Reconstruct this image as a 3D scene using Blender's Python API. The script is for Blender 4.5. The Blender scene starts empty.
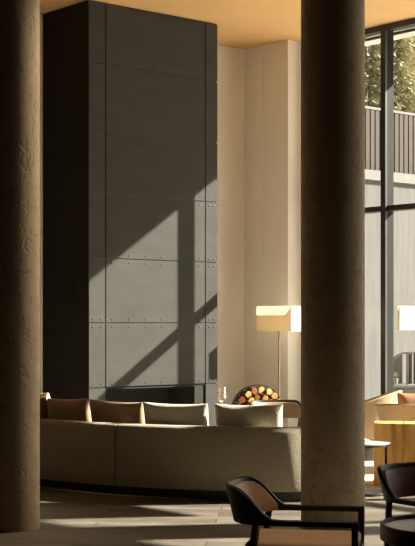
import bpy, math, random
from mathutils import Vector, Matrix

random.seed(7)
SC = bpy.context.scene
COL = SC.collection

# ------------------------------------------------------------------ camera
FPX = 1350.0                      # focal length in pixels (415 x 546 frame)
EYE = 1.6
cam_d = bpy.data.cameras.new('camera')
cam_d.sensor_fit = 'HORIZONTAL'
cam_d.sensor_width = 36.0
cam_d.lens = FPX / 415.0 * 36.0
cam_d.shift_y = 51.0 / 415.0
cam_d.clip_end = 400
cam = bpy.data.objects.new('camera', cam_d)
cam.location = (0, 0, EYE)
cam.rotation_euler = (math.pi / 2, 0, 0)
COL.objects.link(cam)
SC.camera = cam

# room frame: u runs along the fireplace front, v into the back wall
ANG = math.atan2(.6491, .7607)
ORG = Vector((-1.448, 16.5, 0))
CA, SA = math.cos(ANG), math.sin(ANG)


def P(u, v, z=0.0):
    return Vector((ORG.x + CA * u - SA * v, ORG.y + SA * u + CA * v, z))


# ------------------------------------------------------------------ light
SC.view_settings.view_transform = 'Standard'
SC.view_settings.look = 'None'
SC.view_settings.gamma = 1.0
SC.view_settings.use_curve_mapping = False
SC.view_settings.exposure = 0.32

SUN_K, SUN_S = 0.63, 0.68         # travel direction in (u, v, z): (-1, k, -s)
world = bpy.data.worlds.new('sky')
SC.world = world
world.use_nodes = True
wn = world.node_tree.nodes
wn['Background'].inputs['Color'].default_value = (1.0, 0.92, 0.82, 1)
wn['Background'].inputs['Strength'].default_value = 1.5

sd = bpy.data.lights.new('sun', 'SUN')
sd.energy = 23.0
sd.angle = math.radians(0.6)
sd.color = (1.0, 0.91, 0.79)
sun = bpy.data.objects.new('sun', sd)
d = Vector((-CA - SA * SUN_K, -SA + CA * SUN_K, -SUN_S))
sun.rotation_euler = d.to_track_quat('-Z', 'Y').to_euler()
sun.location = (20, 20, 20)
COL.objects.link(sun)

pd = bpy.data.lights.new('window_portal', 'AREA')     # sky portal in the glazing
pd.shape = 'RECTANGLE'
pd.size, pd.size_y = 15.0, 5.5
pd.cycles.is_portal = True
portal = bpy.data.objects.new('window_portal', pd)
portal.location = P(4.0, -7.4, 2.78)
portal.rotation_euler = Vector((-CA, -SA, 0)).to_track_quat('-Z', 'Z').to_euler()
COL.objects.link(portal)


# ------------------------------------------------------------------ materials
def new_mat(name):
    m = bpy.data.materials.new(name)
    m.use_nodes = True
    nt = m.node_tree
    return m, nt, nt.nodes, nt.links, nt.nodes['Principled BSDF']


def mat(name, col, rough=.6, col2=None, scale=6.0, stretch=(1, 1, 1), bump=0.0, bscale=40.0,
        metal=0.0, spec=.5, contrast=(.35, .65), detail=4.0, bdist=.01, sheen=0.0, trans=0.0):
    m, nt, N, L, b = new_mat(name)
    b.inputs['Roughness'].default_value = rough
    b.inputs['Metallic'].default_value = metal
    b.inputs['Specular IOR Level'].default_value = spec
    b.inputs['Sheen Weight'].default_value = sheen
    tc = N.new('ShaderNodeTexCoord')
    mp = N.new('ShaderNodeMapping')
    mp.inputs['Scale'].default_value = stretch
    L.new(tc.outputs['Object'], mp.inputs['Vector'])
    c2 = col2 if col2 else tuple(c * .85 for c in col)
    nz = N.new('ShaderNodeTexNoise')
    nz.inputs['Scale'].default_value = scale
    nz.inputs['Detail'].default_value = detail
    L.new(mp.outputs[0], nz.inputs['Vector'])
    r = N.new('ShaderNodeValToRGB')
    r.color_ramp.elements[0].position = contrast[0]
    r.color_ramp.elements[1].position = contrast[1]
    r.color_ramp.elements[0].color = (*c2, 1)
    r.color_ramp.elements[1].color = (*col, 1)
    L.new(nz.outputs['Fac'], r.inputs['Fac'])
    L.new(r.outputs['Color'], b.inputs['Base Color'])
    if bump:
        bz = N.new('ShaderNodeTexNoise')
        bz.inputs['Scale'].default_value = bscale
        bz.inputs['Detail'].default_value = 3
        L.new(mp.outputs[0], bz.inputs['Vector'])
        bp = N.new('ShaderNodeBump')
        bp.inputs['Strength'].default_value = bump
        bp.inputs['Distance'].default_value = bdist
        L.new(bz.outputs['Fac'], bp.inputs['Height'])
        L.new(bp.outputs['Normal'], b.inputs['Normal'])
    return m


def mat_floor():
    m, nt, N, L, b = new_mat('dark_oak_planks')
    tc = N.new('ShaderNodeTexCoord')
    mp = N.new('ShaderNodeMapping')
    mp.inputs['Rotation'].default_value = (0, 0, ANG + math.radians(4))
    L.new(tc.outputs['Object'], mp.inputs['Vector'])
    br = N.new('ShaderNodeTexBrick')
    br.inputs['Scale'].default_value = 1.0
    br.inputs['Brick Width'].default_value = 1.9
    br.inputs['Row Height'].default_value = .19
    br.inputs['Mortar Size'].default_value = .004
    br.inputs['Mortar Smooth'].default_value = .2
    br.inputs['Color1'].default_value = (.19, .165, .138, 1)
    br.inputs['Color2'].default_value = (.115, .098, .08, 1)
    br.inputs['Mortar'].default_value = (.02, .014, .01, 1)
    L.new(mp.outputs[0], br.inputs['Vector'])
    st = N.new('ShaderNodeMapping')
    st.inputs['Scale'].default_value = (1.2, 16, 1)
    L.new(mp.outputs[0], st.inputs['Vector'])
    nz = N.new('ShaderNodeTexNoise')
    nz.inputs['Scale'].default_value = 2.2
    nz.inputs['Detail'].default_value = 6
    L.new(st.outputs[0], nz.inputs['Vector'])
    r = N.new('ShaderNodeValToRGB')
    r.color_ramp.elements[0].position = .3
    r.color_ramp.elements[0].color = (.50, .48, .45, 1)
    r.color_ramp.elements[1].position = .7
    r.color_ramp.elements[1].color = (1.35, 1.33, 1.31, 1)
    L.new(nz.outputs['Fac'], r.inputs['Fac'])
    mx = N.new('ShaderNodeMix')
    mx.data_type = 'RGBA'
    mx.blend_type = 'MULTIPLY'
    mx.inputs[0].default_value = 1
    L.new(br.outputs['Color'], mx.inputs[6])
    L.new(r.outputs['Color'], mx.inputs[7])
    L.new(mx.outputs[2], b.inputs['Base Color'])
    b.inputs['Roughness'].default_value = .45
    b.inputs['Specular IOR Level'].default_value = .3
    bp = N.new('ShaderNodeBump')
    bp.inputs['Strength'].default_value = .25
    bp.inputs['Distance'].default_value = .004
    L.new(br.outputs['Fac'], bp.inputs['Height'])
    bp.invert = True
    L.new(bp.outputs['Normal'], b.inputs['Normal'])
    return m


def mat_ceiling():
    m, nt, N, L, b = new_mat('oak_ceiling_veneer')
    tc = N.new('ShaderNodeTexCoord')
    st = N.new('ShaderNodeMapping')
    st.inputs['Scale'].default_value = (1.0, 7, 1)
    L.new(tc.outputs['Object'], st.inputs['Vector'])
    nz = N.new('ShaderNodeTexNoise')
    nz.inputs['Scale'].default_value = 1.5
    nz.inputs['Detail'].default_value = 5
    L.new(st.outputs[0], nz.inputs['Vector'])
    r = N.new('ShaderNodeValToRGB')
    r.color_ramp.elements[0].color = (.66, .40, .165, 1)
    r.color_ramp.elements[1].color = (.78, .49, .22, 1)
    L.new(nz.outputs['Fac'], r.inputs['Fac'])
    L.new(r.outputs['Color'], b.inputs['Base Color'])
    b.inputs['Roughness'].default_value = .55
    return m


def mat_column():
    m, nt, N, L, b = new_mat('textured_plaster_column')
    tc = N.new('ShaderNodeTexCoord')
    vo = N.new('ShaderNodeTexVoronoi')
    vo.feature = 'SMOOTH_F1'
    vo.inputs['Scale'].default_value = 7
    nz = N.new('ShaderNodeTexNoise')
    nz.inputs['Scale'].default_value = 9
    nz.inputs['Detail'].default_value = 5
    nz.inputs['Distortion'].default_value = 1.6
    L.new(tc.outputs['Object'], nz.inputs['Vector'])
    L.new(tc.outputs['Object'], vo.inputs['Vector'])
    r = N.new('ShaderNodeValToRGB')
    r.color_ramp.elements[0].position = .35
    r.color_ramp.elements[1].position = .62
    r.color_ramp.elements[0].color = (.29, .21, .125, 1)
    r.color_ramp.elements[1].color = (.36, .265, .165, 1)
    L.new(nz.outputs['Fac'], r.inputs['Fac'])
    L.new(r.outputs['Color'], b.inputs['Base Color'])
    r2 = N.new('ShaderNodeValToRGB')
    r2.color_ramp.elements[0].position = .36
    r2.color_ramp.elements[1].position = .43
    L.new(nz.outputs['Fac'], r2.inputs['Fac'])
    bp = N.new('ShaderNodeBump')
    bp.inputs['Strength'].default_value = .4
    bp.inputs['Distance'].default_value = .012
    L.new(r2.outputs['Color'], bp.inputs['Height'])
    L.new(bp.outputs['Normal'], b.inputs['Normal'])
    b.inputs['Roughness'].default_value = .8
    return m


def mat_block():
    m, nt, N, L, b = new_mat('oiled_larch_timber')
    tc = N.new('ShaderNodeTexCoord')
    st = N.new('ShaderNodeMapping')
    st.inputs['Scale'].default_value = (4.5, 4.5, .4)
    L.new(tc.outputs['Object'], st.inputs['Vector'])
    nz = N.new('ShaderNodeTexNoise')
    nz.inputs['Scale'].default_value = 2.0
    nz.inputs['Detail'].default_value = 6
    nz.inputs['Distortion'].default_value = .6
    L.new(st.outputs[0], nz.inputs['Vector'])
    r = N.new('ShaderNodeValToRGB')
    e = r.color_ramp.elements
    e[0].position, e[0].color = .25, (.16, .062, .014, 1)
    e[1].position, e[1].color = .72, (.88, .50, .16, 1)
    k = e.new(.48)
    k.color = (.68, .35, .085, 1)
    L.new(nz.outputs['Fac'], r.inputs['Fac'])
    L.new(r.outputs['Color'], b.inputs['Base Color'])
    b.inputs['Roughness'].default_value = .55
    return m


def mat_concrete_boards():
    m, nt, N, L, b = new_mat('board_marked_concrete')
    tc = N.new('ShaderNodeTexCoord')
    st = N.new('ShaderNodeMapping')
    st.inputs['Scale'].default_value = (9, 9, .5)
    L.new(tc.outputs['Object'], st.inputs['Vector'])
    nz = N.new('ShaderNodeTexNoise')
    nz.inputs['Scale'].default_value = 2.0
    nz.inputs['Detail'].default_value = 8
    nz.inputs['Roughness'].default_value = .7
    L.new(st.outputs[0], nz.inputs['Vector'])
    r = N.new('ShaderNodeValToRGB')
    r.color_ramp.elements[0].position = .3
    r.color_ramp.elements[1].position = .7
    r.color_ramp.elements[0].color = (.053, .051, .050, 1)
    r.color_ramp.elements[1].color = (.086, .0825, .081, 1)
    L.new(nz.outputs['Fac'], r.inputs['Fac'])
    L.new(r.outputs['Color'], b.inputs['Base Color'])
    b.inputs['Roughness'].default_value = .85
    return m


def mat_glass():
    m, nt, N, L, b = new_mat('clear_window_glass')
    out = N['Material Output']
    N.remove(b)
    t = N.new('ShaderNodeBsdfTransparent')
    t.inputs['Color'].default_value = (.93, .95, .93, 1)
    g = N.new('ShaderNodeBsdfGlossy')
    g.inputs['Roughness'].default_value = .02
    mix = N.new('ShaderNodeMixShader')
    mix.inputs[0].default_value = .006
    L.new(t.outputs[0], mix.inputs[1])
    L.new(g.outputs[0], mix.inputs[2])
    L.new(mix.outputs[0], out.inputs['Surface'])
    return m


def mat_shade(name, col):
    m, nt, N, L, b = new_mat(name)
    out = N['Material Output']
    N.remove(b)
    df = N.new('ShaderNodeBsdfDiffuse')
    df.inputs['Color'].default_value = (*col, 1)
    tl = N.new('ShaderNodeBsdfTranslucent')
    tl.inputs['Color'].default_value = (col[0] * .93, col[1] * .86, col[2] * .70, 1)
    mix = N.new('ShaderNodeMixShader')
    mix.inputs[0].default_value = .58
    L.new(df.outputs[0], mix.inputs[1])
    L.new(tl.outputs[0], mix.inputs[2])
    L.new(mix.outputs[0], out.inputs['Surface'])
    return m


M = {}
M['floor'] = mat_floor()
M['ceiling'] = mat_ceiling()
M['column'] = mat_column()
M['plaster'] = mat('warm_plaster', (.89, .83, .74), .85, (.85, .79, .70), 2.0, (1, 1, .4), .1, 60)
M['dark_wall'] = mat('dark_plaster', (.05, .04, .03), .85, (.04, .03, .02), 1.5)  # also colours the near ceiling, darkened to cut bounce light
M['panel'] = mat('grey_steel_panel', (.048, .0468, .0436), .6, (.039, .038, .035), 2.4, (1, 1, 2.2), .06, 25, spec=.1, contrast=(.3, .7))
M['black'] = mat('black_metal', (.018, .016, .014), .45, (.012, .011, .010), 5)
M['side_darkened'] = mat('shade_darkened_steel', (.014, .012, .010), .7, (.010, .009, .008), 5, spec=.1)  # darker than the front panels: missing window light put into the colour
M['soot'] = mat('soot_black', (.012, .010, .009), .9, (.008, .007, .006), 5)
M['frame'] = mat('bronze_black_frame', (.030, .026, .022), .4, (.022, .02, .017), 3)
M['alu'] = mat('grey_aluminium', (.011, .0115, .010), .6, (.008, .0085, .007), 3, (1, 1, .2), spec=.12)
M['boucle'] = mat('sand_boucle', (.345, .295, .21), .95, (.275, .235, .165), 60, bump=.8, bscale=110, bdist=.012, sheen=.25)
M['cream'] = mat('cream_boucle', (.62, .565, .455), .95, (.53, .48, .38), 60, bump=.9, bscale=90, bdist=.015, sheen=.25)
M['brown_fabric'] = mat('brown_fabric', (.36, .225, .125), .9, (.29, .175, .095), 40, bump=.4, bscale=90, sheen=.25)
M['leather'] = mat('tan_leather', (.66, .39, .21), .55, (.58, .335, .175), 10, bump=.08, bscale=120)
M['dark_leather'] = mat('chestnut_leather', (.38, .18, .09), .5, (.30, .14, .07), 10, bump=.08, bscale=120)
M['wenge'] = mat('dark_stained_wood', (.026, .017, .011), .42, (.016, .011, .008), 6, (1, 1, 6))
M['taupe'] = mat('taupe_leather', (.30, .225, .155), .6, (.26, .195, .135), 8)
M['tan_felt'] = mat('camel_felt', (.33, .225, .125), .9, (.29, .20, .11), 30, sheen=.2)
M['brass'] = mat('aged_brass', (.72, .62, .46), .4, (.6, .5, .35), 12, metal=.3)
M['steel'] = mat('brushed_nickel', (.30, .24, .18), .35, (.25, .20, .15), 12, metal=.8)
M['shade'] = mat_shade('linen_shade', (.90, .86, .80))
M['shade_white'] = mat_shade('white_linen_shade', (.90, .88, .85))
M['grey_top'] = mat('grey_lacquer', (.55, .545, .54), .4, (.50, .495, .49), 4)
M['marble'] = mat('pale_stone_top', (.62, .57, .50), .25, (.5, .45, .39), 7)
M['paper'] = mat('pale_paper', (.78, .74, .66), .7, (.70, .66, .58), 9)
M['timber'] = mat_block()
M['bark'] = mat('log_bark', (.20, .10, .04), .9, (.10, .045, .02), 14, bump=.5, bscale=30)
M['endgrain'] = mat('log_end_grain', (.70, .40, .11), .8, (.48, .22, .05), 22)
M['endgrain2'] = mat('log_red_grain', (.40, .13, .035), .8, (.26, .08, .02), 22)
M['endgrain3'] = mat('log_pale_grain', (.80, .56, .24), .8, (.60, .36, .12), 22)
M['concrete'] = mat_concrete_boards()
M['coping'] = mat('pale_concrete_coping', (.115, .112, .107), .8, (.10, .097, .092), 5)
M['soffit'] = mat('pale_render_soffit', (.62, .59, .54), .8, (.56, .53, .48), 3)
M['slat'] = mat('weathered_fence_wood', (.042, .029, .022), .85, (.029, .020, .015), 6, (6, 6, .5))
M['terrace'] = mat('stone_terrace', (.74, .70, .63), .85, (.66, .62, .55), 3)
M['grass'] = mat('hill_grass', (.14, .145, .055), .95, (.08, .085, .03), 1.2)
M['needle'] = mat('spruce_needles', (.30, .285, .19), .9, (.19, .185, .125), .9)  # paled and desaturated to put distance haze into the colour
M['needle2'] = mat('larch_needles', (.46, .42, .28), .9, (.32, .295, .19), .9)  # haze put into this needle colour as well
M['trunk'] = mat('tree_trunk', (.24, .17, .115), .9, (.15, .10, .07), 6, (4, 4, .6))
M['grey_hood'] = mat('grey_canvas', (.09, .086, .08), .85, (.075, .072, .067), 4)
M['white_paint'] = mat('white_paint', (.80, .77, .72), .6, (.74, .71, .66), 4)
M['white_out'] = mat('outdoor_white', (.20, .195, .185), .7, (.17, .165, .155), 6)  # white darkened to offset outdoor brightness
M['rug'] = mat('ivory_wool_rug', (.80, .74, .65), .95, (.74, .68, .59), 30, bump=.3, bscale=120)
M['glass'] = mat_glass()


# ------------------------------------------------------------------ mesh kit
class MB:
    def __init__(self):
        self.v, self.f, self.m = [], [], []

    def add(self, vs, fs, mi=0):
        o = len(self.v)
        self.v += [tuple(p) for p in vs]
        for f in fs:
            self.f.append(tuple(i + o for i in f))
            self.m.append(mi)
        return self

    def box(self, x0, x1, y0, y1, z0, z1, mi=0):
        vs = [(x0, y0, z0), (x1, y0, z0), (x1, y1, z0), (x0, y1, z0), (x0, y0, z1), (x1, y0, z1), (x1, y1, z1), (x0, y1, z1)]
        fs = [(0, 3, 2, 1), (4, 5, 6, 7), (0, 1, 5, 4), (1, 2, 6, 5), (2, 3, 7, 6), (3, 0, 4, 7)]
        return self.add(vs, fs, mi)

    def bar(self, a, b, w, h=None, mi=0):
        """square bar between two points"""
        a, b = Vector(a), Vector(b)
        h = h or w
        dz = (b - a).normalized()
        s = dz.cross(Vector((0, 0, 1)))
        if s.length < 1e-4:
            s = Vector((1, 0, 0))
        s.normalize()
        t = s.cross(dz).normalized()
        vs = []
        for p in (a, b):
            for i, j in ((-1, -1), (1, -1), (1, 1), (-1, 1)):
                vs.append(p + s * i * w / 2 + t * j * h / 2)
        fs = [(0, 3, 2, 1), (4, 5, 6, 7), (0, 1, 5, 4), (1, 2, 6, 5), (2, 3, 7, 6), (3, 0, 4, 7)]
        return self.add(vs, fs, mi)

    def tube(self, pts, r, n=12, mi=0, closed=False):
        pts = [Vector(p) for p in pts]
        rs = r if isinstance(r, (list, tuple)) else [r] * len(pts)
        rings = []
        for i, p in enumerate(pts):
            if closed:
                t = pts[(i + 1) % len(pts)] - pts[i - 1]
            else:
                t = pts[min(i + 1, len(pts) - 1)] - pts[max(i - 1, 0)]
            t.normalize()
            s = t.cross(Vector((.013, .017, 1)))
            if s.length < .05:
                s = t.cross(Vector((1, 0, 0)))
            s.normalize()
            q = s.cross(t)
            rings.append([p + (s * math.cos(a) + q * math.sin(a)) * rs[i] for a in [2 * math.pi * k / n for k in range(n)]])
        return self.loft(rings, mi, loop=closed)

    def loft(self, rings, mi=0, loop=False, caps=True):
        n = len(rings[0])
        vs = [p for r in rings for p in r]
        fs = []
        R = len(rings)
        for i in range(R if loop else R - 1):
            a, b = i * n, ((i + 1) % R) * n
            for k in range(n):
                fs.append((a + k, a + (k + 1) % n, b + (k + 1) % n, b + k))
        if caps and not loop:
            fs.append(tuple(range(n))[::-1])
            fs.append(tuple((R - 1) * n + k for k in range(n)))
        return self.add(vs, fs, mi)

    def lathe(self, prof, n=32, c=(0, 0, 0), mi=0):
        rings = []
        for r, z in prof:
            rings.append([(c[0] + max(r, 1e-4) * math.cos(2 * math.pi * k / n), c[1] + max(r, 1e-4) * math.sin(2 * math.pi * k / n), c[2] + z) for k in range(n)])
        return self.loft(rings, mi)

    def build(self, name, mats, parent=None, smooth=False, bevel=0, seg=2, sub=0, label=None, fix=True):
        me = bpy.data.meshes.new(name)
        me.from_pydata(self.v, [], self.f)
        if not isinstance(mats, (list, tuple)):
            mats = [mats]
        for x in mats:
            me.materials.append(x)
        for p, mi in zip(me.polygons, self.m):
            p.material_index = mi
            p.use_smooth = bool(smooth)
        if fix:
            import bmesh
            bm = bmesh.new()
            bm.from_mesh(me)
            bmesh.ops.recalc_face_normals(bm, faces=bm.faces)
            bm.to_mesh(me)
            bm.free()
        o = bpy.data.objects.new(name, me)
        COL.objects.link(o)
        if parent:
            o.parent = parent
        if bevel:
            md = o.modifiers.new('bevel', 'BEVEL')
            md.width = bevel
            md.segments = seg
            md.limit_method = 'ANGLE'
            md.angle_limit = math.radians(40)
        if sub:
            md = o.modifiers.new('subdivision', 'SUBSURF')
            md.levels = md.render_levels = sub
        if smooth == 'auto':
            me.set_sharp_from_angle(angle=math.radians(40))
        if label:
            o['label'] = label
        return o


def thing(name, label, cat, loc=(0, 0, 0), rz=0.0, group=None):
    o = bpy.data.objects.new(name, None)
    o.empty_display_size = .1
    COL.objects.link(o)
    o.location = loc
    o.rotation_euler = (0, 0, rz)
    tag(o, label, cat, group)
    return o


def tag(o, label, cat, group=None):
    o['label'] = label
    o['category'] = cat
    if group:
        o['group'] = group
    return o


def struct(o, room=True, label=None):
    o['kind'] = 'structure'
    if room:
        o.location = ORG
        o.rotation_euler = (0, 0, ANG)
    if label:
        o['label'] = label
    return o


def dup(root, loc, rz, label=None, group=None):
    r = root.copy()
    COL.objects.link(r)
    r.location = loc
    r.rotation_euler = (0, 0, rz)
    if label:
        r['label'] = label
    if group:
        r['group'] = group
    for ch in list(root.children):
        c = ch.copy()
        COL.objects.link(c)
        c.parent = r
        for g in list(ch.children):
            q = g.copy()
            COL.objects.link(q)
            q.parent = c
    return r


# ------------------------------------------------------------------ the setting (room coordinates)
H = 5.57
WU = 3.85                                     # glazing plane
struct(MB().box(-13, 4.0, -16, 1.2, -.12, 0).build('floor', M['floor']))
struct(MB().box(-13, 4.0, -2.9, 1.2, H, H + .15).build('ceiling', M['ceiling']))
struct(MB().box(-13, 4.0, -16, -2.9, H, H + .15).build('ceiling_near', M['dark_wall']))  # out of view, made dark to cut bounce onto floor and columns
struct(MB().box(-13, 3.47, 1.02, 1.2, 0, H).build('wall_back', M['plaster']))
w = MB()
w.box(3.47, WU, .106, .612, 0, H)
w.box(3.47, WU, .624, 1.2, 0, H)
w.box(3.48, WU, .610, .626, 0, H)
struct(w.build('wall_right', M['plaster']))
struct(MB().box(-13.2, -13, -16, 1.2, 0, H).build('wall_left', M['dark_wall']))
struct(MB().box(-13, 4.0, -16.2, -16, 0, H).build('wall_front', M['dark_wall']))

# glazed facade
win = bpy.data.objects.new('window_1', None)
COL.objects.link(win)
struct(win)
MV = [-1.43 - 1.60 * i for i in range(0, 7)]
VE = -11.4
edges = [.106] + MV + [VE]
MB().box(WU - .06, WU + .10, VE, .106, H - .075, H).build('head_frame', M['frame'], win)
MB().box(WU - .06, WU + .10, VE, .106, 0, .07).build('sill', M['frame'], win)
MB().box(WU - .05, WU + .10, -.20, .106, .07, H - .075).build('jamb', M['frame'], win)  # widened behind the column to keep sun off the reveal
for v in MV:
    q = MB()
    q.box(WU - .12, WU - .085, v - .0425, v + .0425, .07, H - .075)
    q.build('mullion', M['frame'], win)
    MB().box(WU - .085, WU + .05, v - .035, v + .035, .07, H - .075).build('mullion_web', M['alu'], win)
ZT = 3.13
for a, b in zip(edges[:-1], edges[1:]):
    MB().box(WU - .08, WU + .08, b + .03, a - .03, ZT - .035, ZT + .035).build('transom', M['frame'], win)
    MB().box(WU - .008, WU + .008, b + .03, a - .03, .07, ZT - .035).build('pane', M['glass'], win)
    MB().box(WU - .008, WU + .008, b + .03, a - .03, ZT + .035, H - .075).build('pane', M['glass'], win)

struct(MB().box(3.6, 4.0, -16, VE, 0, H).build('wall_right_near', M['plaster']))  # unseen, closed here to cut light from the camera side
struct(MB().box(3.72, 4.02, -10.13, -9.80, 0, H).build('trim_5', M['plaster']))  # unseen pier added to keep sun off the right column
MB().box(WU - .12, WU - .10, -8.75, -7.50, 4.15, H - .08).build('shade_blind', M['soffit'], win)  # unseen blind added to shade the floor before the sofa

# roof canopy outside the glass
c = MB()
c.box(4.0, 4.75, -16, 2.4, 5.60, 5.9)
struct(c.build('canopy', M['soffit']))
struct(MB().box(4.75, 5.0, -7.6, -1.2, 5.52, 5.9).build('trim_1', M['soffit']))  # unseen drop beam added to set the shadow edge on the fireplace
for i, u in enumerate((4.16, 4.36)):
    struct(MB().box(u, u + .03, -16, 2.0, 5.565, 5.6).build('trim_%d' % (i + 2), M['frame']))

# unseen fill spots, added to brighten the left column and front chair seat
def fill_spot(name, loc, aim, watts, cone, blend=.6):
    l = bpy.data.lights.new(name, 'SPOT')
    l.energy = watts
    l.color = (1.0, .80, .56)
    l.spot_size = math.radians(cone)
    l.spot_blend = blend
    l.shadow_soft_size = .05
    o = bpy.data.objects.new(name, l)
    o.location = loc
    o.rotation_euler = (Vector(aim) - Vector(loc)).to_track_quat('-Z', 'Y').to_euler()
    COL.objects.link(o)
    r = MB().lathe([(.06, 0), (.085, 0), (.085, .03), (.06, .03), (.06, 0)], 24).build('trim_6', M['frame'])  # ring housing added around the fill light
    r.location = (loc[0], loc[1], H - .03)
    r['kind'] = 'structure'
fill_spot('column_fill_spot', (2.0, 12.3, H - .06), (-1.58, 10.6, 2.2), 780, 48, .8)
fill_spot('chair_fill_spot', (.75, 7.35, H - .06), (.60, 7.3, .4), 190, 14, .6)

# two round columns
def column(name, x, y):
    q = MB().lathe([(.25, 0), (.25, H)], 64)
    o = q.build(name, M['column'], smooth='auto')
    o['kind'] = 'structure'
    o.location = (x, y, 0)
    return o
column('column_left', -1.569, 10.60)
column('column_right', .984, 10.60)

# ------------------------------------------------------------------ outdoors
struct(MB().box(4.0, 40, -22, 1.5, -.14, -.02).build('terrace', M['terrace']))
g = MB()
NX, NY = 16, 12
vs, fs = [], []
for j in range(NY + 1):
    for i in range(NX + 1):
        u = -10 + 80 * i / NX
        v = 1.9 + 60 * j / NY
        vs.append((u, v, 3.2 + (v - 1.9) * .30 + .5 * math.sin(u * .4) * math.sin(v * .3)))
for j in range(NY):
    for i in range(NX):
        k = j * (NX + 1) + i
        fs.append((k, k + 1, k + NX + 2, k + NX + 1))
g.add(vs, fs)
hs = struct(g.build('hill', M['grass'], smooth=True))

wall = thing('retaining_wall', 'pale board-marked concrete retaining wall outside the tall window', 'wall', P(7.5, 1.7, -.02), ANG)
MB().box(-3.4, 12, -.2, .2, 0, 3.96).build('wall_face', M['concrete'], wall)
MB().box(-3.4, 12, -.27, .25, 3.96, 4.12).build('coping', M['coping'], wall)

fen = thing('slatted_fence', 'weathered brown vertical-slat fence on top of the concrete wall outside', 'fence', P(7.5, 1.62, 4.10), ANG)
q = MB()
u = -2.6
while u < 6:
    q.box(u, u + .088, -.02, .02, .0, 1.02)
    u += .118
q.build('slat_panel', M['slat'], fen)
MB().box(-2.6, 6, -.03, .03, 1.02, 1.06).build('top_rail', M['coping'], fen)
MB().bar((-2.6, .10, -.01), (3.4, .10, 1.55), .03).build('handrail', M['coping'], fen)
MB().box(-2.6, 6, .2, .26, -.2, .3).build('rear_board', M['slat'], fen)


def tree(x, y, z0, h, r, mname, label, n=900, seed=0):
    rnd = random.Random(seed)
    t = thing('conifer', label, 'tree', (x, y, z0), 0, 'conifers on the hillside outside')
    MB().tube([(0, 0, -.3), (.03, 0, h * .5), (0, 0, h)], [h * .022, h * .014, .01], 8).build('trunk', M['trunk'], t, smooth=True)
    q = MB()
    for _ in range(n):
        zz = h * (.08 + .92 * rnd.random() ** 1.1)
        rr = r * (1 - zz / h) * (.25 + .85 * rnd.random() ** .6) + .05
        a = rnd.random() * 6.283
        c = Vector((rr * math.cos(a), rr * math.sin(a), zz - rr * .25))
        L = .10 + .20 * rnd.random()
        out = Vector((math.cos(a + rnd.uniform(-.7, .7)), math.sin(a + rnd.uniform(-.7, .7)), -.35 + rnd.uniform(-.3, .4))).normalized()
        sd_ = out.cross(Vector((rnd.uniform(-.4, .4), rnd.uniform(-.4, .4), 1))).normalized() * L * .35
        up = Vector((0, 0, .06))
        q.add([c - out * L * .5, c + sd_ + up, c + out * L * .6, c - sd_ + up], [(0, 1, 2), (0, 2, 3)])
    q.build('foliage', M[mname], t, fix=False)
    return t

for i, (px_, D_, h_, r_, mn, lb) in enumerate([
    (362, 34.5, 7.5, 1.0, 'needle', 'dark conifer on the hillside, leftmost beside the round column'),
    (376, 43.2, 10.5, 1.0, 'needle2', 'olive larch on the hillside left of the window mullion'),
    (393, 38.4, 7.0, .9, 'needle2', 'shorter olive larch just right of the window mullion'),
    (402, 47.5, 11, 1.3, 'needle', 'tall dark conifer on the hillside in the middle of the right window pane'),
    (417, 40.7, 9.5, 1.0, 'needle2', 'olive larch at the right edge of the upper window'),
    (386, 52, 13, 1.5, 'needle', 'farthest dark conifer, straight behind the window mullion'),
]):
    X = (px_ - 207.5) / FPX * D_
    rel = Vector((X, D_, 0)) - ORG
    v_ = -SA * rel.x + CA * rel.y
    tree(X, D_, 3.2 + (v_ - 1.9) * .30 - .2, h_, r_, mn, lb, 3800, 11 + i)

# hooded garden seat outside, low right
hs = thing('hooded_seat', 'grey hooded garden seat with white posts outside the right window pane', 'garden seat', (2.88, 20.3, -.02), 0)
q = MB()
q.box(-.10, .95, .0, .7, .0, .66)
q.build('base', M['grey_hood'], hs, bevel=.02)
MB().box(-.12, .97, -.03, .72, .66, .70).build('seat_board', M['coping'], hs, bevel=.01)
pr = [(-.10, .70), (.13, .70), (.13, 1.15), (.08, 1.16), (-.02, 1.09), (-.10, 1.0)]
rings = [[(x, y, z) for x, z in pr] for y in (.55, .62)]
MB().loft(rings).build('hood_panel', M['grey_hood'], hs)
q = MB()
q.tube([(-.11, .2, 1.0), (-.03, .2, 1.10), (.08, .2, 1.18), (.95, .2, 1.19)], .016, 8)
q.build('hood_edge', M['coping'], hs, smooth=True)
MB().box(.14, .17, .16, .24, .70, 1.18).build('post', M['coping'], hs)
q = MB()
for k in range(5):
    q.box(.20 + k * .1, .27 + k * .1, .5, .54, .70, 1.16)
q.build('back_slats', M['slat'], hs)
pt = thing('potted_plant', 'small dark plant in a white pot on the hooded garden seat', 'plant', (2.88 - .02, 20.3 + .3, .685), 0)
MB().lathe([(.0, 0), (.04, 0), (.055, .08), (.045, .085), (.04, .07), (0, .07)], 16).build('pot', M['white_out'], pt, smooth='auto')
q = MB()
for k in range(40):
    a = random.random() * 6.283
    e = random.random()
    c = Vector((math.cos(a) * .05 * e, math.sin(a) * .05 * e, .10 + .07 * random.random()))
    dd = Vector((math.cos(a), math.sin(a), .5)) * .045
    s = Vector((-math.sin(a), math.cos(a), 0)) * .014
    q.add([c, c + dd * .5 + s, c + dd, c + dd * .5 - s], [(0, 1, 2, 3)])
q.build('leaves', M['needle'], pt, fix=False)

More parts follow.
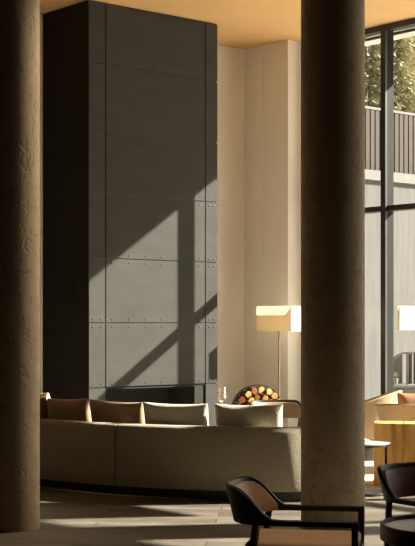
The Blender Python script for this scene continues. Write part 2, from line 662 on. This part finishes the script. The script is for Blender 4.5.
# ------------------------------------------------------------------ fireplace
FU = 2.077
fp = thing('fireplace', 'floor-to-ceiling dark grey panelled fireplace block with a wide black firebox', 'fireplace', ORG, ANG)
q = MB()
q.box(.012, FU - .012, .012, 1.015, .82, H - .005)
q.box(.012, .25, .012, 1.015, 0, .82)
q.box(1.867, FU - .012, .012, 1.015, 0, .82)
q.box(.25, 1.867, .6, 1.015, 0, .82)
q.build('core', M['black'], fp)
q = MB()
q.box(.256, 1.861, .56, .598, .0, .80)
q.box(.256, .275, .02, .56, .0, .80)
q.box(1.70, 1.861, .02, .56, .0, .80)
q.box(.256, 1.861, .02, .56, .79, .815)
q.box(.256, 1.861, .02, .56, .0, .03)
q.build('firebox', M['soot'], fp)
ZS = [0.02, .815, 1.613, 2.41, 3.205, 4.0, 4.80, H - .01]
US = [0, .2515, 1.867, FU]
G = .0075
for r_ in range(7):
    for c_ in range(3):
        if r_ == 0 and c_ == 1:
            continue
        z0, z1, u0, u1 = ZS[r_] + G, ZS[r_ + 1] - G, US[c_] + (G if c_ else 0), US[c_ + 1] - (G if c_ < 2 else 0)
        if r_ == 0 and c_ == 0:
            z1 -= .015
        pn = MB().box(u0, u1, 0, .012, z0, z1).build('steel_panel', M['panel'], fp, bevel=.002)
        xs = [u0 + .10, (u0 + u1) / 2, u1 - .10] if c_ == 1 else [u0 + .06, u1 - .06]
        if c_ == 1:
            xs = [u0 + .09, u0 + .36, u0 + .62, u0 + .88, u1 - .09]
        for x in xs:
            for z in ((z0 + .04,) if r_ else ()) + ((z1 - .04,) if r_ < 6 else ()):
                if 1 <= r_ <= 3:
                    MB().lathe([(.013, 0), (.013, .005), (0, .007)], 8).build('bolt', M['black'], pn)
                    b_ = bpy.context.scene.collection.objects[-1]
                    b_.rotation_euler = (math.pi / 2, 0, 0)
                    b_.location = (x, 0, z)
# side cladding, shade away from the windows put into its colour
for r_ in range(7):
    MB().box(0, .012, .014, 1.015, ZS[r_] + .001, ZS[r_ + 1] - .001).build('side_panel', M['side_darkened'], fp)
    MB().box(FU - .012, FU, .014, 1.015, ZS[r_] + G, ZS[r_ + 1] - G).build('side_panel', M['side_darkened'], fp)
vt = MB().box(-.008, 0, .30, .54, 1.86, 2.16).build('vent', M['side_darkened'], fp, bevel=.003)
for k in range(7):
    z = 1.885 + k * .037
    MB().bar((-.016, .315, z), (-.016, .525, z), .018, .012).build('slat', M['soot'], vt)

# ------------------------------------------------------------------ floor lamp
def lamp(label, loc, rz, zb, zt, lx, ly, shade):
    t = thing('floor_lamp', label, 'lamp', loc, rz, 'floor lamps')
    MB().lathe([(0, 0), (.14, 0), (.14, .015), (.12, .022), (.015, .028), (0, .028)], 32).build('base', M['steel'], t, smooth='auto')
    MB().tube([(0, 0, .02), (0, 0, zt - .05)], .011, 12).build('pole', M['steel'], t, smooth='auto')
    q = MB()
    th = .003
    q.box(-lx / 2, lx / 2, -ly / 2, -ly / 2 + th, zb, zt)
    q.box(-lx / 2, lx / 2, ly / 2 - th, ly / 2, zb, zt)
    q.box(-lx / 2, -lx / 2 + th, -ly / 2 + th, ly / 2 - th, zb, zt)
    q.box(lx / 2 - th, lx / 2, -ly / 2 + th, ly / 2 - th, zb, zt)
    s = q.build('lamp_shade', M[shade], t)
    q = MB()
    q.bar((-lx / 2 + th, 0, zt - .06), (lx / 2 - th, 0, zt - .06), .008)
    q.bar((0, -ly / 2 + th, zt - .06), (0, ly / 2 - th, zt - .06), .008)
    q.build('shade_carrier', M['steel'], t)
    MB().lathe([(0, -.05), (.03, -.03), (.036, 0), (.028, .03), (.014, .05), (.014, .08), (0, .08)], 16, (0, 0, zt - .14)).build('bulb', M['white_paint'], t, smooth=True)
    return t

# shade long side runs along v
lamp('floor lamp with a long tan box shade right of the fireplace', P(2.96, -.25), ANG, 1.50, 1.84, .20, .68, 'shade')
lamp('floor lamp with a bright white box shade in front of the right window', (2.61, 16.9, 0), math.radians(32), 1.525, 1.825, .56, .045, 'shade_white')

# ------------------------------------------------------------------ log ring and firewood
RX, RY, RZ, RR = .640, 17.40, .475, .345
RYAW = math.radians(16)
ring = thing('log_holder', 'round dark metal log ring stacked with firewood beside the fireplace', 'log holder', (RX, RY, 0), RYAW)
q = MB()
ro, ri = RR, RR - .010
n = 64
for (a0, a1) in ((ro, ri),):
    rings = []
    for k in range(n):
        a = 2 * math.pi * k / n
        cs, sn = math.cos(a), math.sin(a)
        rings.append([(ro * cs, -.04, RZ + ro * sn), (ro * cs, .04, RZ + ro * sn), (ri * cs, .04, RZ + ri * sn), (ri * cs, -.04, RZ + ri * sn)])
    q.loft(rings, loop=True)
q.build('hoop', M['black'], ring, smooth='auto')
for s in (-1, 1):
    MB().box(s * .16 - .02, s * .16 + .02, -.04, .04, 0, RZ - math.sqrt(RR ** 2 - .16 ** 2) + .004).build('foot', M['black'], ring)
rl = random.Random(3)
cand = [(0, 0)]
for rad, cnt in ((.094, 6), (.187, 12), (.281, 18)):
    for k in range(cnt):
        a = 2 * math.pi * (k + .3) / cnt
        cand.append((rad * math.cos(a), rad * math.sin(a)))
for x, z in cand:
    k = rl.choice([4, 5, 6, 6])
    a0 = rl.random() * 6.28
    poly = []
    for i in range(k):
        a = a0 + 2 * math.pi * (i + rl.uniform(-.15, .15)) / k
        rr = .0475 * rl.uniform(.92, 1.0)
        poly.append((rr * math.cos(a), rr * math.sin(a)))
    y0, y1 = -.12 + rl.uniform(-.05, .03), .14
    q = MB()
    q.add([(px_, y0, pz) for px_, pz in poly] + [(px_, y1, pz) for px_, pz in poly],
          [tuple(range(k)), tuple(range(2 * k - 1, k - 1, -1))] , 1)
    q.f += [(i, k + i, k + (i + 1) % k, (i + 1) % k) for i in range(k)]
    q.m += [0] * k
    o = q.build('firewood_log', [M['bark'], M[rl.choice(['endgrain', 'endgrain', 'endgrain2', 'endgrain3'])]], bevel=.004)
    o.location = (RX + x * math.cos(RYAW), RY + x * math.sin(RYAW), RZ + z)
    o.rotation_euler = (0, 0, RYAW)
    tag(o, 'split firewood log stacked in the round metal log ring', 'firewood', 'firewood logs in the log ring')

# fireplace tools
ft = thing('fire_tool_set', 'slim pale brass fireside tool set standing at the right fireplace corner', 'fire tools', P(2.0, -.16), ANG)
MB().lathe([(0, 0), (.09, 0), (.09, .012), (0, .014)], 24).build('base', M['black'], ft, smooth='auto')
MB().tube([(0, 0, .01), (0, 0, .60)], .006, 8).build('stem', M['brass'], ft, smooth='auto')
MB().bar((-.05, 0, .59), (.05, 0, .59), .012).build('crossbar', M['brass'], ft)
for s in (-1, 1):
    hd = MB().tube([(s * .045, -.01, .09), (s * .045, -.01, .60)], .005, 8).build('tool', M['steel'], ft, smooth='auto')
    q = MB()
    q.lathe([(.005, .60), (.008, .61), (.024, .625), (.024, .655), (.009, .67), (.023, .685), (.023, .71), (.009, .725), (.02, .74), (.018, .765), (0, .775)], 12, (s * .045, -.01, 0))
    q.build('handle', M['brass'], hd, smooth=True)
    MB().box(s * .045 - .02, s * .045 + .02, -.022, .0, .02, .10).build('blade', M['black'], hd)


# ------------------------------------------------------------------ rug, added mainly to bounce sun onto wall and ceiling
rug = MB().lathe([(0, 0), (2.45, 0), (2.46, .004), (2.44, .009), (0, .009)], 96).build('rug', M['rug'], smooth='auto')
rug.location = (.30, 14.75, 0)
tag(rug, 'large round pale rug, added to bounce sunlight, under the sofa and in front of the fireplace', 'rug')

# ------------------------------------------------------------------ sofa
def catmull(pts, n=10):
    out = []
    p = [Vector(a) for a in pts]
    p = [p[0] * 2 - p[1]] + p + [p[-1] * 2 - p[-2]]
    for i in range(1, len(p) - 2):
        for k in range(n):
            t = k / n
            out.append(.5 * ((2 * p[i]) + (-p[i - 1] + p[i + 1]) * t + (2 * p[i - 1] - 5 * p[i] + 4 * p[i + 1] - p[i + 2]) * t * t + (-p[i - 1] + 3 * p[i] - 3 * p[i + 1] + p[i + 2]) * t ** 3))
    out.append(p[-2])
    return out

SO = Vector((-.3, 12.7, .0095))
path = catmull([(-2.35, 13.80), (-1.85, 13.30), (-1.40, 12.92), (-.86, 12.55), (-.40, 12.33), (.02, 12.20), (.40, 12.12), (.62, 12.08),
                (.79, 12.09), (.94, 12.18), (1.05, 12.36), (1.11, 12.64), (1.12, 13.0)], 8)
path = [p - SO.xy for p in path]
nrm = []
for i in range(len(path)):
    t = (path[min(i + 1, len(path) - 1)] - path[max(i - 1, 0)]).normalized()
    nrm.append(Vector((-t.y, t.x)))                  # inwards (away from the camera)
gap_i = min(range(len(path)), key=lambda i: abs(path[i].x + SO.x + .86))
sofa = thing('sofa', 'long curved sand coloured boucle sofa seen from behind between the columns', 'sofa', SO)
prof = [(.012, .085), (.0, .11), (-.004, .35), (.0, .605), (.012, .638), (.04, .658), (.09, .664), (.14, .656), (.17, .635), (.18, .60), (.18, .085)]


def sweep(i0, i1, prof, shrink=(0, 0)):
    rings = []
    for i in range(i0, i1 + 1):
        p = path[i].copy()
        if i == i0:
            p += (path[i + 1] - path[i]).normalized() * shrink[0]
        if i == i1:
            p -= (path[i] - path[i - 1]).normalized() * shrink[1]
        rings.append([(p.x + nrm[i].x * a, p.y + nrm[i].y * a, z) for a, z in prof])
    return rings

MB().loft(sweep(0, gap_i, prof, (0, .008))).build('backrest', M['boucle'], sofa, smooth='auto')
MB().loft(sweep(gap_i, len(path) - 1, prof, (.008, 0))).build('backrest', M['boucle'], sofa, smooth='auto')
pl = [(.08, 0.0), (.08, .09), (.9, .09), (.9, 0.0)]
seat_end = min(range(len(path)), key=lambda i: (path[i] + SO.xy - Vector((.62, 12.08))).length)
MB().loft(sweep(0, seat_end, pl)).build('plinth', M['black'], sofa)
pl2 = [(.06, 0.0), (.06, .09), (.15, .09), (.15, 0.0)]
MB().loft(sweep(seat_end, len(path) - 1, pl2)).build('plinth', M['black'], sofa)
st = [(.185, .10), (.185, .39), (.22, .41), (.86, .41), (.92, .38), (.93, .33), (.93, .10)]
MB().loft(sweep(0, gap_i, st, (0, .006))).build('seat', M['boucle'], sofa, smooth='auto')
MB().loft(sweep(gap_i, seat_end, st, (.006, 0))).build('seat', M['boucle'], sofa, smooth='auto')


def pillow(label, pxl, D, ytop, wpx, h, mname, yaw=0, tilt=14, roll=0, T=.16, zb=None):
    W = wpx * D / FPX
    q = MB()
    n = 22
    for sgn in (1, -1):
        vs, fs = [], []
        for j in range(n + 1):
            for i in range(n + 1):
                s, t = -1 + 2 * i / n, -1 + 2 * j / n
                s = math.sin(s * math.pi / 2)
                t = math.sin(t * math.pi / 2)
                th = T / 2 * (max(0, (1 - abs(s) ** 4) * (1 - abs(t) ** 4))) ** .5
                x = s * W / 2 * (1 - .03 * (1 - t * t))
                z = t * h / 2 * (1 - .075 * (1 - s * s))
                vs.append((x, sgn * th, z + h / 2))
        for j in range(n):
            for i in range(n):
                k = j * (n + 1) + i
                f = (k, k + 1, k + n + 2, k + n + 1)
                fs.append(f if sgn < 0 else f[::-1])
        q.add(vs, fs)
    o = q.build('cushion', M[mname], smooth=True, fix=False)
    import bmesh
    bm = bmesh.new()
    bm.from_mesh(o.data)
    bmesh.ops.remove_doubles(bm, verts=bm.verts, dist=1e-4)
    bmesh.ops.recalc_face_normals(bm, faces=bm.faces)
    bm.to_mesh(o.data)
    bm.free()
    ztop = EYE + (324 - ytop) * D / FPX
    o.location = ((pxl - 207.5) / FPX * D, D, ztop - h * .98 if zb is None else zb)
    o.rotation_euler = (math.radians(tilt), math.radians(roll), math.radians(yaw))
    tag(o, label, 'cushion', 'cushions along the curved sofa')
    return o

def sofa_pillow(label, px_, ytop, wpx, h, mname, tilt=12, roll=0, T=.17, off=.335, dyaw=0):
    best = min(range(len(path)), key=lambda i: abs((path[i].x + nrm[i].x * off + SO.x) / (path[i].y + nrm[i].y * off + SO.y) * FPX + 207.5 - px_) if i < len(path) - 20 else 1e9)
    D = path[best].y + nrm[best].y * off + SO.y
    yaw = math.degrees(math.atan2(-nrm[best].x, nrm[best].y)) + dyaw
    return pillow(label, px_, D, ytop, wpx / math.cos(math.radians(yaw)), h, mname, yaw, tilt, roll, T, zb=.422)

sofa_pillow('brown cushion half hidden by the left column on the sofa', 33, 401, 46, .46, 'brown_fabric', off=.37)
sofa_pillow('brown cushion between the column-side cushion and the wide brown one', 75, 401, 43, .46, 'brown_fabric', roll=-2, off=.39)
sofa_pillow('wide brown cushion left of the fireplace centre, at the sofa seam', 121, 404, 55, .455, 'brown_fabric', roll=1, off=.39)
sofa_pillow('shaded cream cushion in the middle of the sofa back', 179, 403, 65, .455, 'cream', off=.36)
sofa_pillow('pale cream cushion rightmost on the sofa, with bright fluffy rim', 250, 404, 68, .455, 'cream')
pillow('small white cushion standing at the far left behind the brown cushion', 44, 14.1, 391, 26, .45, 'cream', -30)

# ------------------------------------------------------------------ armchairs with wooden frame
def armchair(label, loc, rz, pad='leather', cat='armchair'):
    t = thing('armchair', label, cat, loc, rz, 'wood framed armchairs')
    # plan path of the wrap-around rail, near arm -> back -> far arm
    pts = []
    xf, yb, xs = .335, .29, -.06
    for k in range(9):
        pts.append((xf + (xs - xf) * k / 8, -yb))
    for k in range(1, 24):
        a = -math.pi / 2 - math.pi * k / 24
        ca, sa = math.cos(a), math.sin(a)
        ex = abs(ca) ** .8 * (1 if ca > 0 else -1)
        ey = abs(sa) ** .8 * (1 if sa > 0 else -1)
        pts.append((xs + .27 * ex, yb * ey))
    for k in range(9):
        pts.append((xs + (xf - xs) * k / 8, yb))
    N_ = len(pts)

    def sstep(a, b, x):
        x = min(1, max(0, (x - a) / (b - a)))
        return x * x * (3 - 2 * x)

    def station(i):
        p = Vector(pts[i])
        tg = (Vector(pts[min(i + 1, N_ - 1)]) - Vector(pts[max(i - 1, 0)])).normalized()
        nn = Vector((tg.y, -tg.x))
        if nn.dot(p - Vector((.05, 0))) < 0:
            nn = -nn
        rise = sstep(-.10, -.28, p.x)
        zt = .575 + .165 * rise
        zb = .543 - .005 * rise
        return p, nn, zt, zb, rise

    rings = []
    for i in range(N_):
        p, nn, zt, zb, rise = station(i)
        lean = .28 * (zt - .575)
        th = .034 - .008 * rise
        o_b, o_t = p, p + nn * lean
        rings.append([(o_b.x, o_b.y, zb), ((o_b + nn * th).x, (o_b + nn * th).y, zb), ((o_t + nn * th).x, (o_t + nn * th).y, zt - .006),
                      ((o_t + nn * th * .5).x, (o_t + nn * th * .5).y, zt), (o_t.x, o_t.y, zt - .006)])
    MB().loft(rings).build('back_rail', M['wenge'], t, smooth='auto')
    rings = []
    for i in range(N_):
        p, nn, zt, zb, rise = station(i)
        if rise < .12:
            continue
        lean = .28 * (zt - .575)
        puff = .045 * rise
        z0, z1 = zb + .002, zt - .026
        o_b, o_t = p - nn * .001, p + nn * (lean - .001)
        mid = (o_b + o_t) / 2
        rings.append([(o_b.x, o_b.y, z0), (o_t.x, o_t.y, z1), ((o_t - nn * puff * .6).x, (o_t - nn * puff * .6).y, z1 - .004),
                      ((mid - nn * puff).x, (mid - nn * puff).y, (z0 + z1) / 2), ((o_b - nn * puff * .7).x, (o_b - nn * puff * .7).y, z0)])
    MB().loft(rings).build('back_pad', M[pad], t, smooth='auto')
    q = MB()
    q.box(-.27, .325, -.255, .255, .375, .445)
    q.build('seat', M[pad], t, smooth='auto', bevel=.028, seg=4)
    q = MB()
    q.box(-.26, .335, -.285, -.255, .325, .385)
    q.box(-.26, .335, .255, .285, .325, .385)
    q.box(.305, .335, -.255, .255, .325, .375)
    q.box(-.26, -.23, -.255, .255, .325, .375)
    q.build('seat_frame', M['wenge'], t, bevel=.004)
    for s in (-1, 1):
        MB().bar((.318, s * .307, .0), (.318, s * .307, .56), .034).build('leg', M['wenge'], t, bevel=.004)
        MB().bar((-.28, s * .235, .0), (-.20, s * .272, .56), .034).build('leg', M['wenge'], t, bevel=.004)
    return t

ac = armchair('dark framed armchair with tan leather seat in front of the right column', (.502, 7.36, 0), math.radians(-9.5))
a2 = dup(ac, (1.425, 8.06, 0), math.radians(-57), 'dark framed armchair with chestnut back behind the round black table')
for ch in a2.children:
    if ch.name.startswith(('back_pad', 'seat')) and not ch.name.startswith('seat_frame'):
        ch.data = ch.data.copy()
        ch.data.materials[0] = M['dark_leather']
a3 = dup(ac, (.80, 14.75, .012), math.radians(-80), 'taupe backed armchair beyond the sofa, below the tan lamp')
for ch in a3.children:
    if ch.name.startswith(('back_pad', 'seat')) and not ch.name.startswith('seat_frame'):
        ch.data = ch.data.copy()
        ch.data.materials[0] = M['taupe']

# ------------------------------------------------------------------ front round table
ct = thing('coffee_table', 'round black drum table with recessed grey top in the near right corner', 'table', (1.295, 7.10, 0))
R = .385
MB().lathe([(R - .012, .46), (R, .468), (R, .542), (R - .006, .55), (R - .016, .55), (R - .018, .528), (R - .02, .46)], 64).build('tray_rim', M['black'], ct, smooth='auto')
MB().lathe([(0, .505), (R - .02, .505), (R - .02, .530), (0, .530)], 64).build('table_top', M['grey_top'], ct, smooth='auto')
MB().lathe([(0, 0), (R - .05, 0), (R - .05, .46), (R - .02, .48), (0, .505)], 64).build('drum', M['dark_leather'], ct, smooth='auto')

# ------------------------------------------------------------------ side table behind the right column
stb = thing('side_table', 'small round pale-topped side table on a thin black post by the timber block', 'side table', (1.43, 12.72, .0095))
MB().lathe([(0, .464), (.29, .464), (.30, .47), (.30, .482), (.295, .486), (0, .486)], 48).build('table_top', M['marble'], stb, smooth='auto')
MB().lathe([(0, .45), (.285, .45), (.285, .464), (0, .464)], 48).build('top_ring', M['black'], stb, smooth='auto')
MB().bar((.25, 0, .015), (.25, 0, .452), .022).build('post', M['black'], stb)
MB().lathe([(0, 0), (.24, 0), (.24, .018), (0, .018)], 48, (.02, 0, 0)).build('base', M['black'], stb, smooth='auto')
bk = MB().box(-.10, .10, -.07, .07, 0, .022).build('book', M['paper'], bevel=.003)
bk.location = (1.40, 12.66, .4965)
bk.rotation_euler = (0, 0, .2)
tag(bk, 'thin pale book lying on the small round side table', 'book')

# ------------------------------------------------------------------ timber block
tb = thing('timber_block', 'solid orange larch timber block table with cracked vertical grain at the right edge', 'block table', (2.235, 13.36, .0095), math.radians(-8))
def slabs():
    x = -.585
    for w_ in (.29, .30, .28, .30):
        MB().box(x, x + w_ - .003, -.18, .18, 0, .615).build('timber', M['timber'], tb, bevel=.012)
        x += w_
slabs()

# ------------------------------------------------------------------ tub chairs
def tub(label, loc, rz, top=.74, drop=.16, tilt=.10, r=.40):
    t = thing('tub_chair', label, 'tub chair', loc, rz, 'camel tub chairs')
    rings = []
    n_ = 36
    for k in range(n_ + 1):
        a = math.radians(-118 + 236 * k / n_) + math.pi      # opens towards +x
        ca, sa = math.cos(a), math.sin(a)
        b = .5 + .5 * math.cos((k / n_ - .5) * 2 * math.pi * .95)
        zt = top - drop * (1 - b) ** 1.3
        ro_b, ro_t = r - .06, r + tilt * (zt - .2) / (top - .2)
        rings.append([(ro_b * ca, ro_b * sa, .20), (ro_t * ca, ro_t * sa, zt - .015), ((ro_t - .02) * ca, (ro_t - .02) * sa, zt),
                      ((ro_t - .045) * ca, (ro_t - .045) * sa, zt - .015), ((ro_b - .055) * ca, (ro_b - .055) * sa, .20)])
    MB().loft(rings).build('shell', M['tan_felt'], t, smooth='auto')
    MB().lathe([(0, .20), (r - .10, .20), (r - .085, .24), (r - .085, .40), (r - .12, .44), (0, .45)], 40).build('seat', M['taupe'], t, smooth='auto')
    MB().lathe([(0, 0), (r - .10, 0), (r - .10, .20), (0, .20)], 40).build('base', M['wenge'], t, smooth='auto')
    return t

tub('camel tub chair directly behind the timber block, seen from its back', (2.32, 14.75, .0095), math.radians(80), .745, .05)
tub('camel tub chair standing farther back, left of the timber block', (1.80, 15.95, .0095), math.radians(168), .815, .20)
pc = pillow('rounded chestnut cushion on the tub chair behind the timber block', 412, 14.62, 393, 28, .34, 'dark_leather', 10, -8, 0, .16)
pc['group'] = 'cushions on the tub chairs'
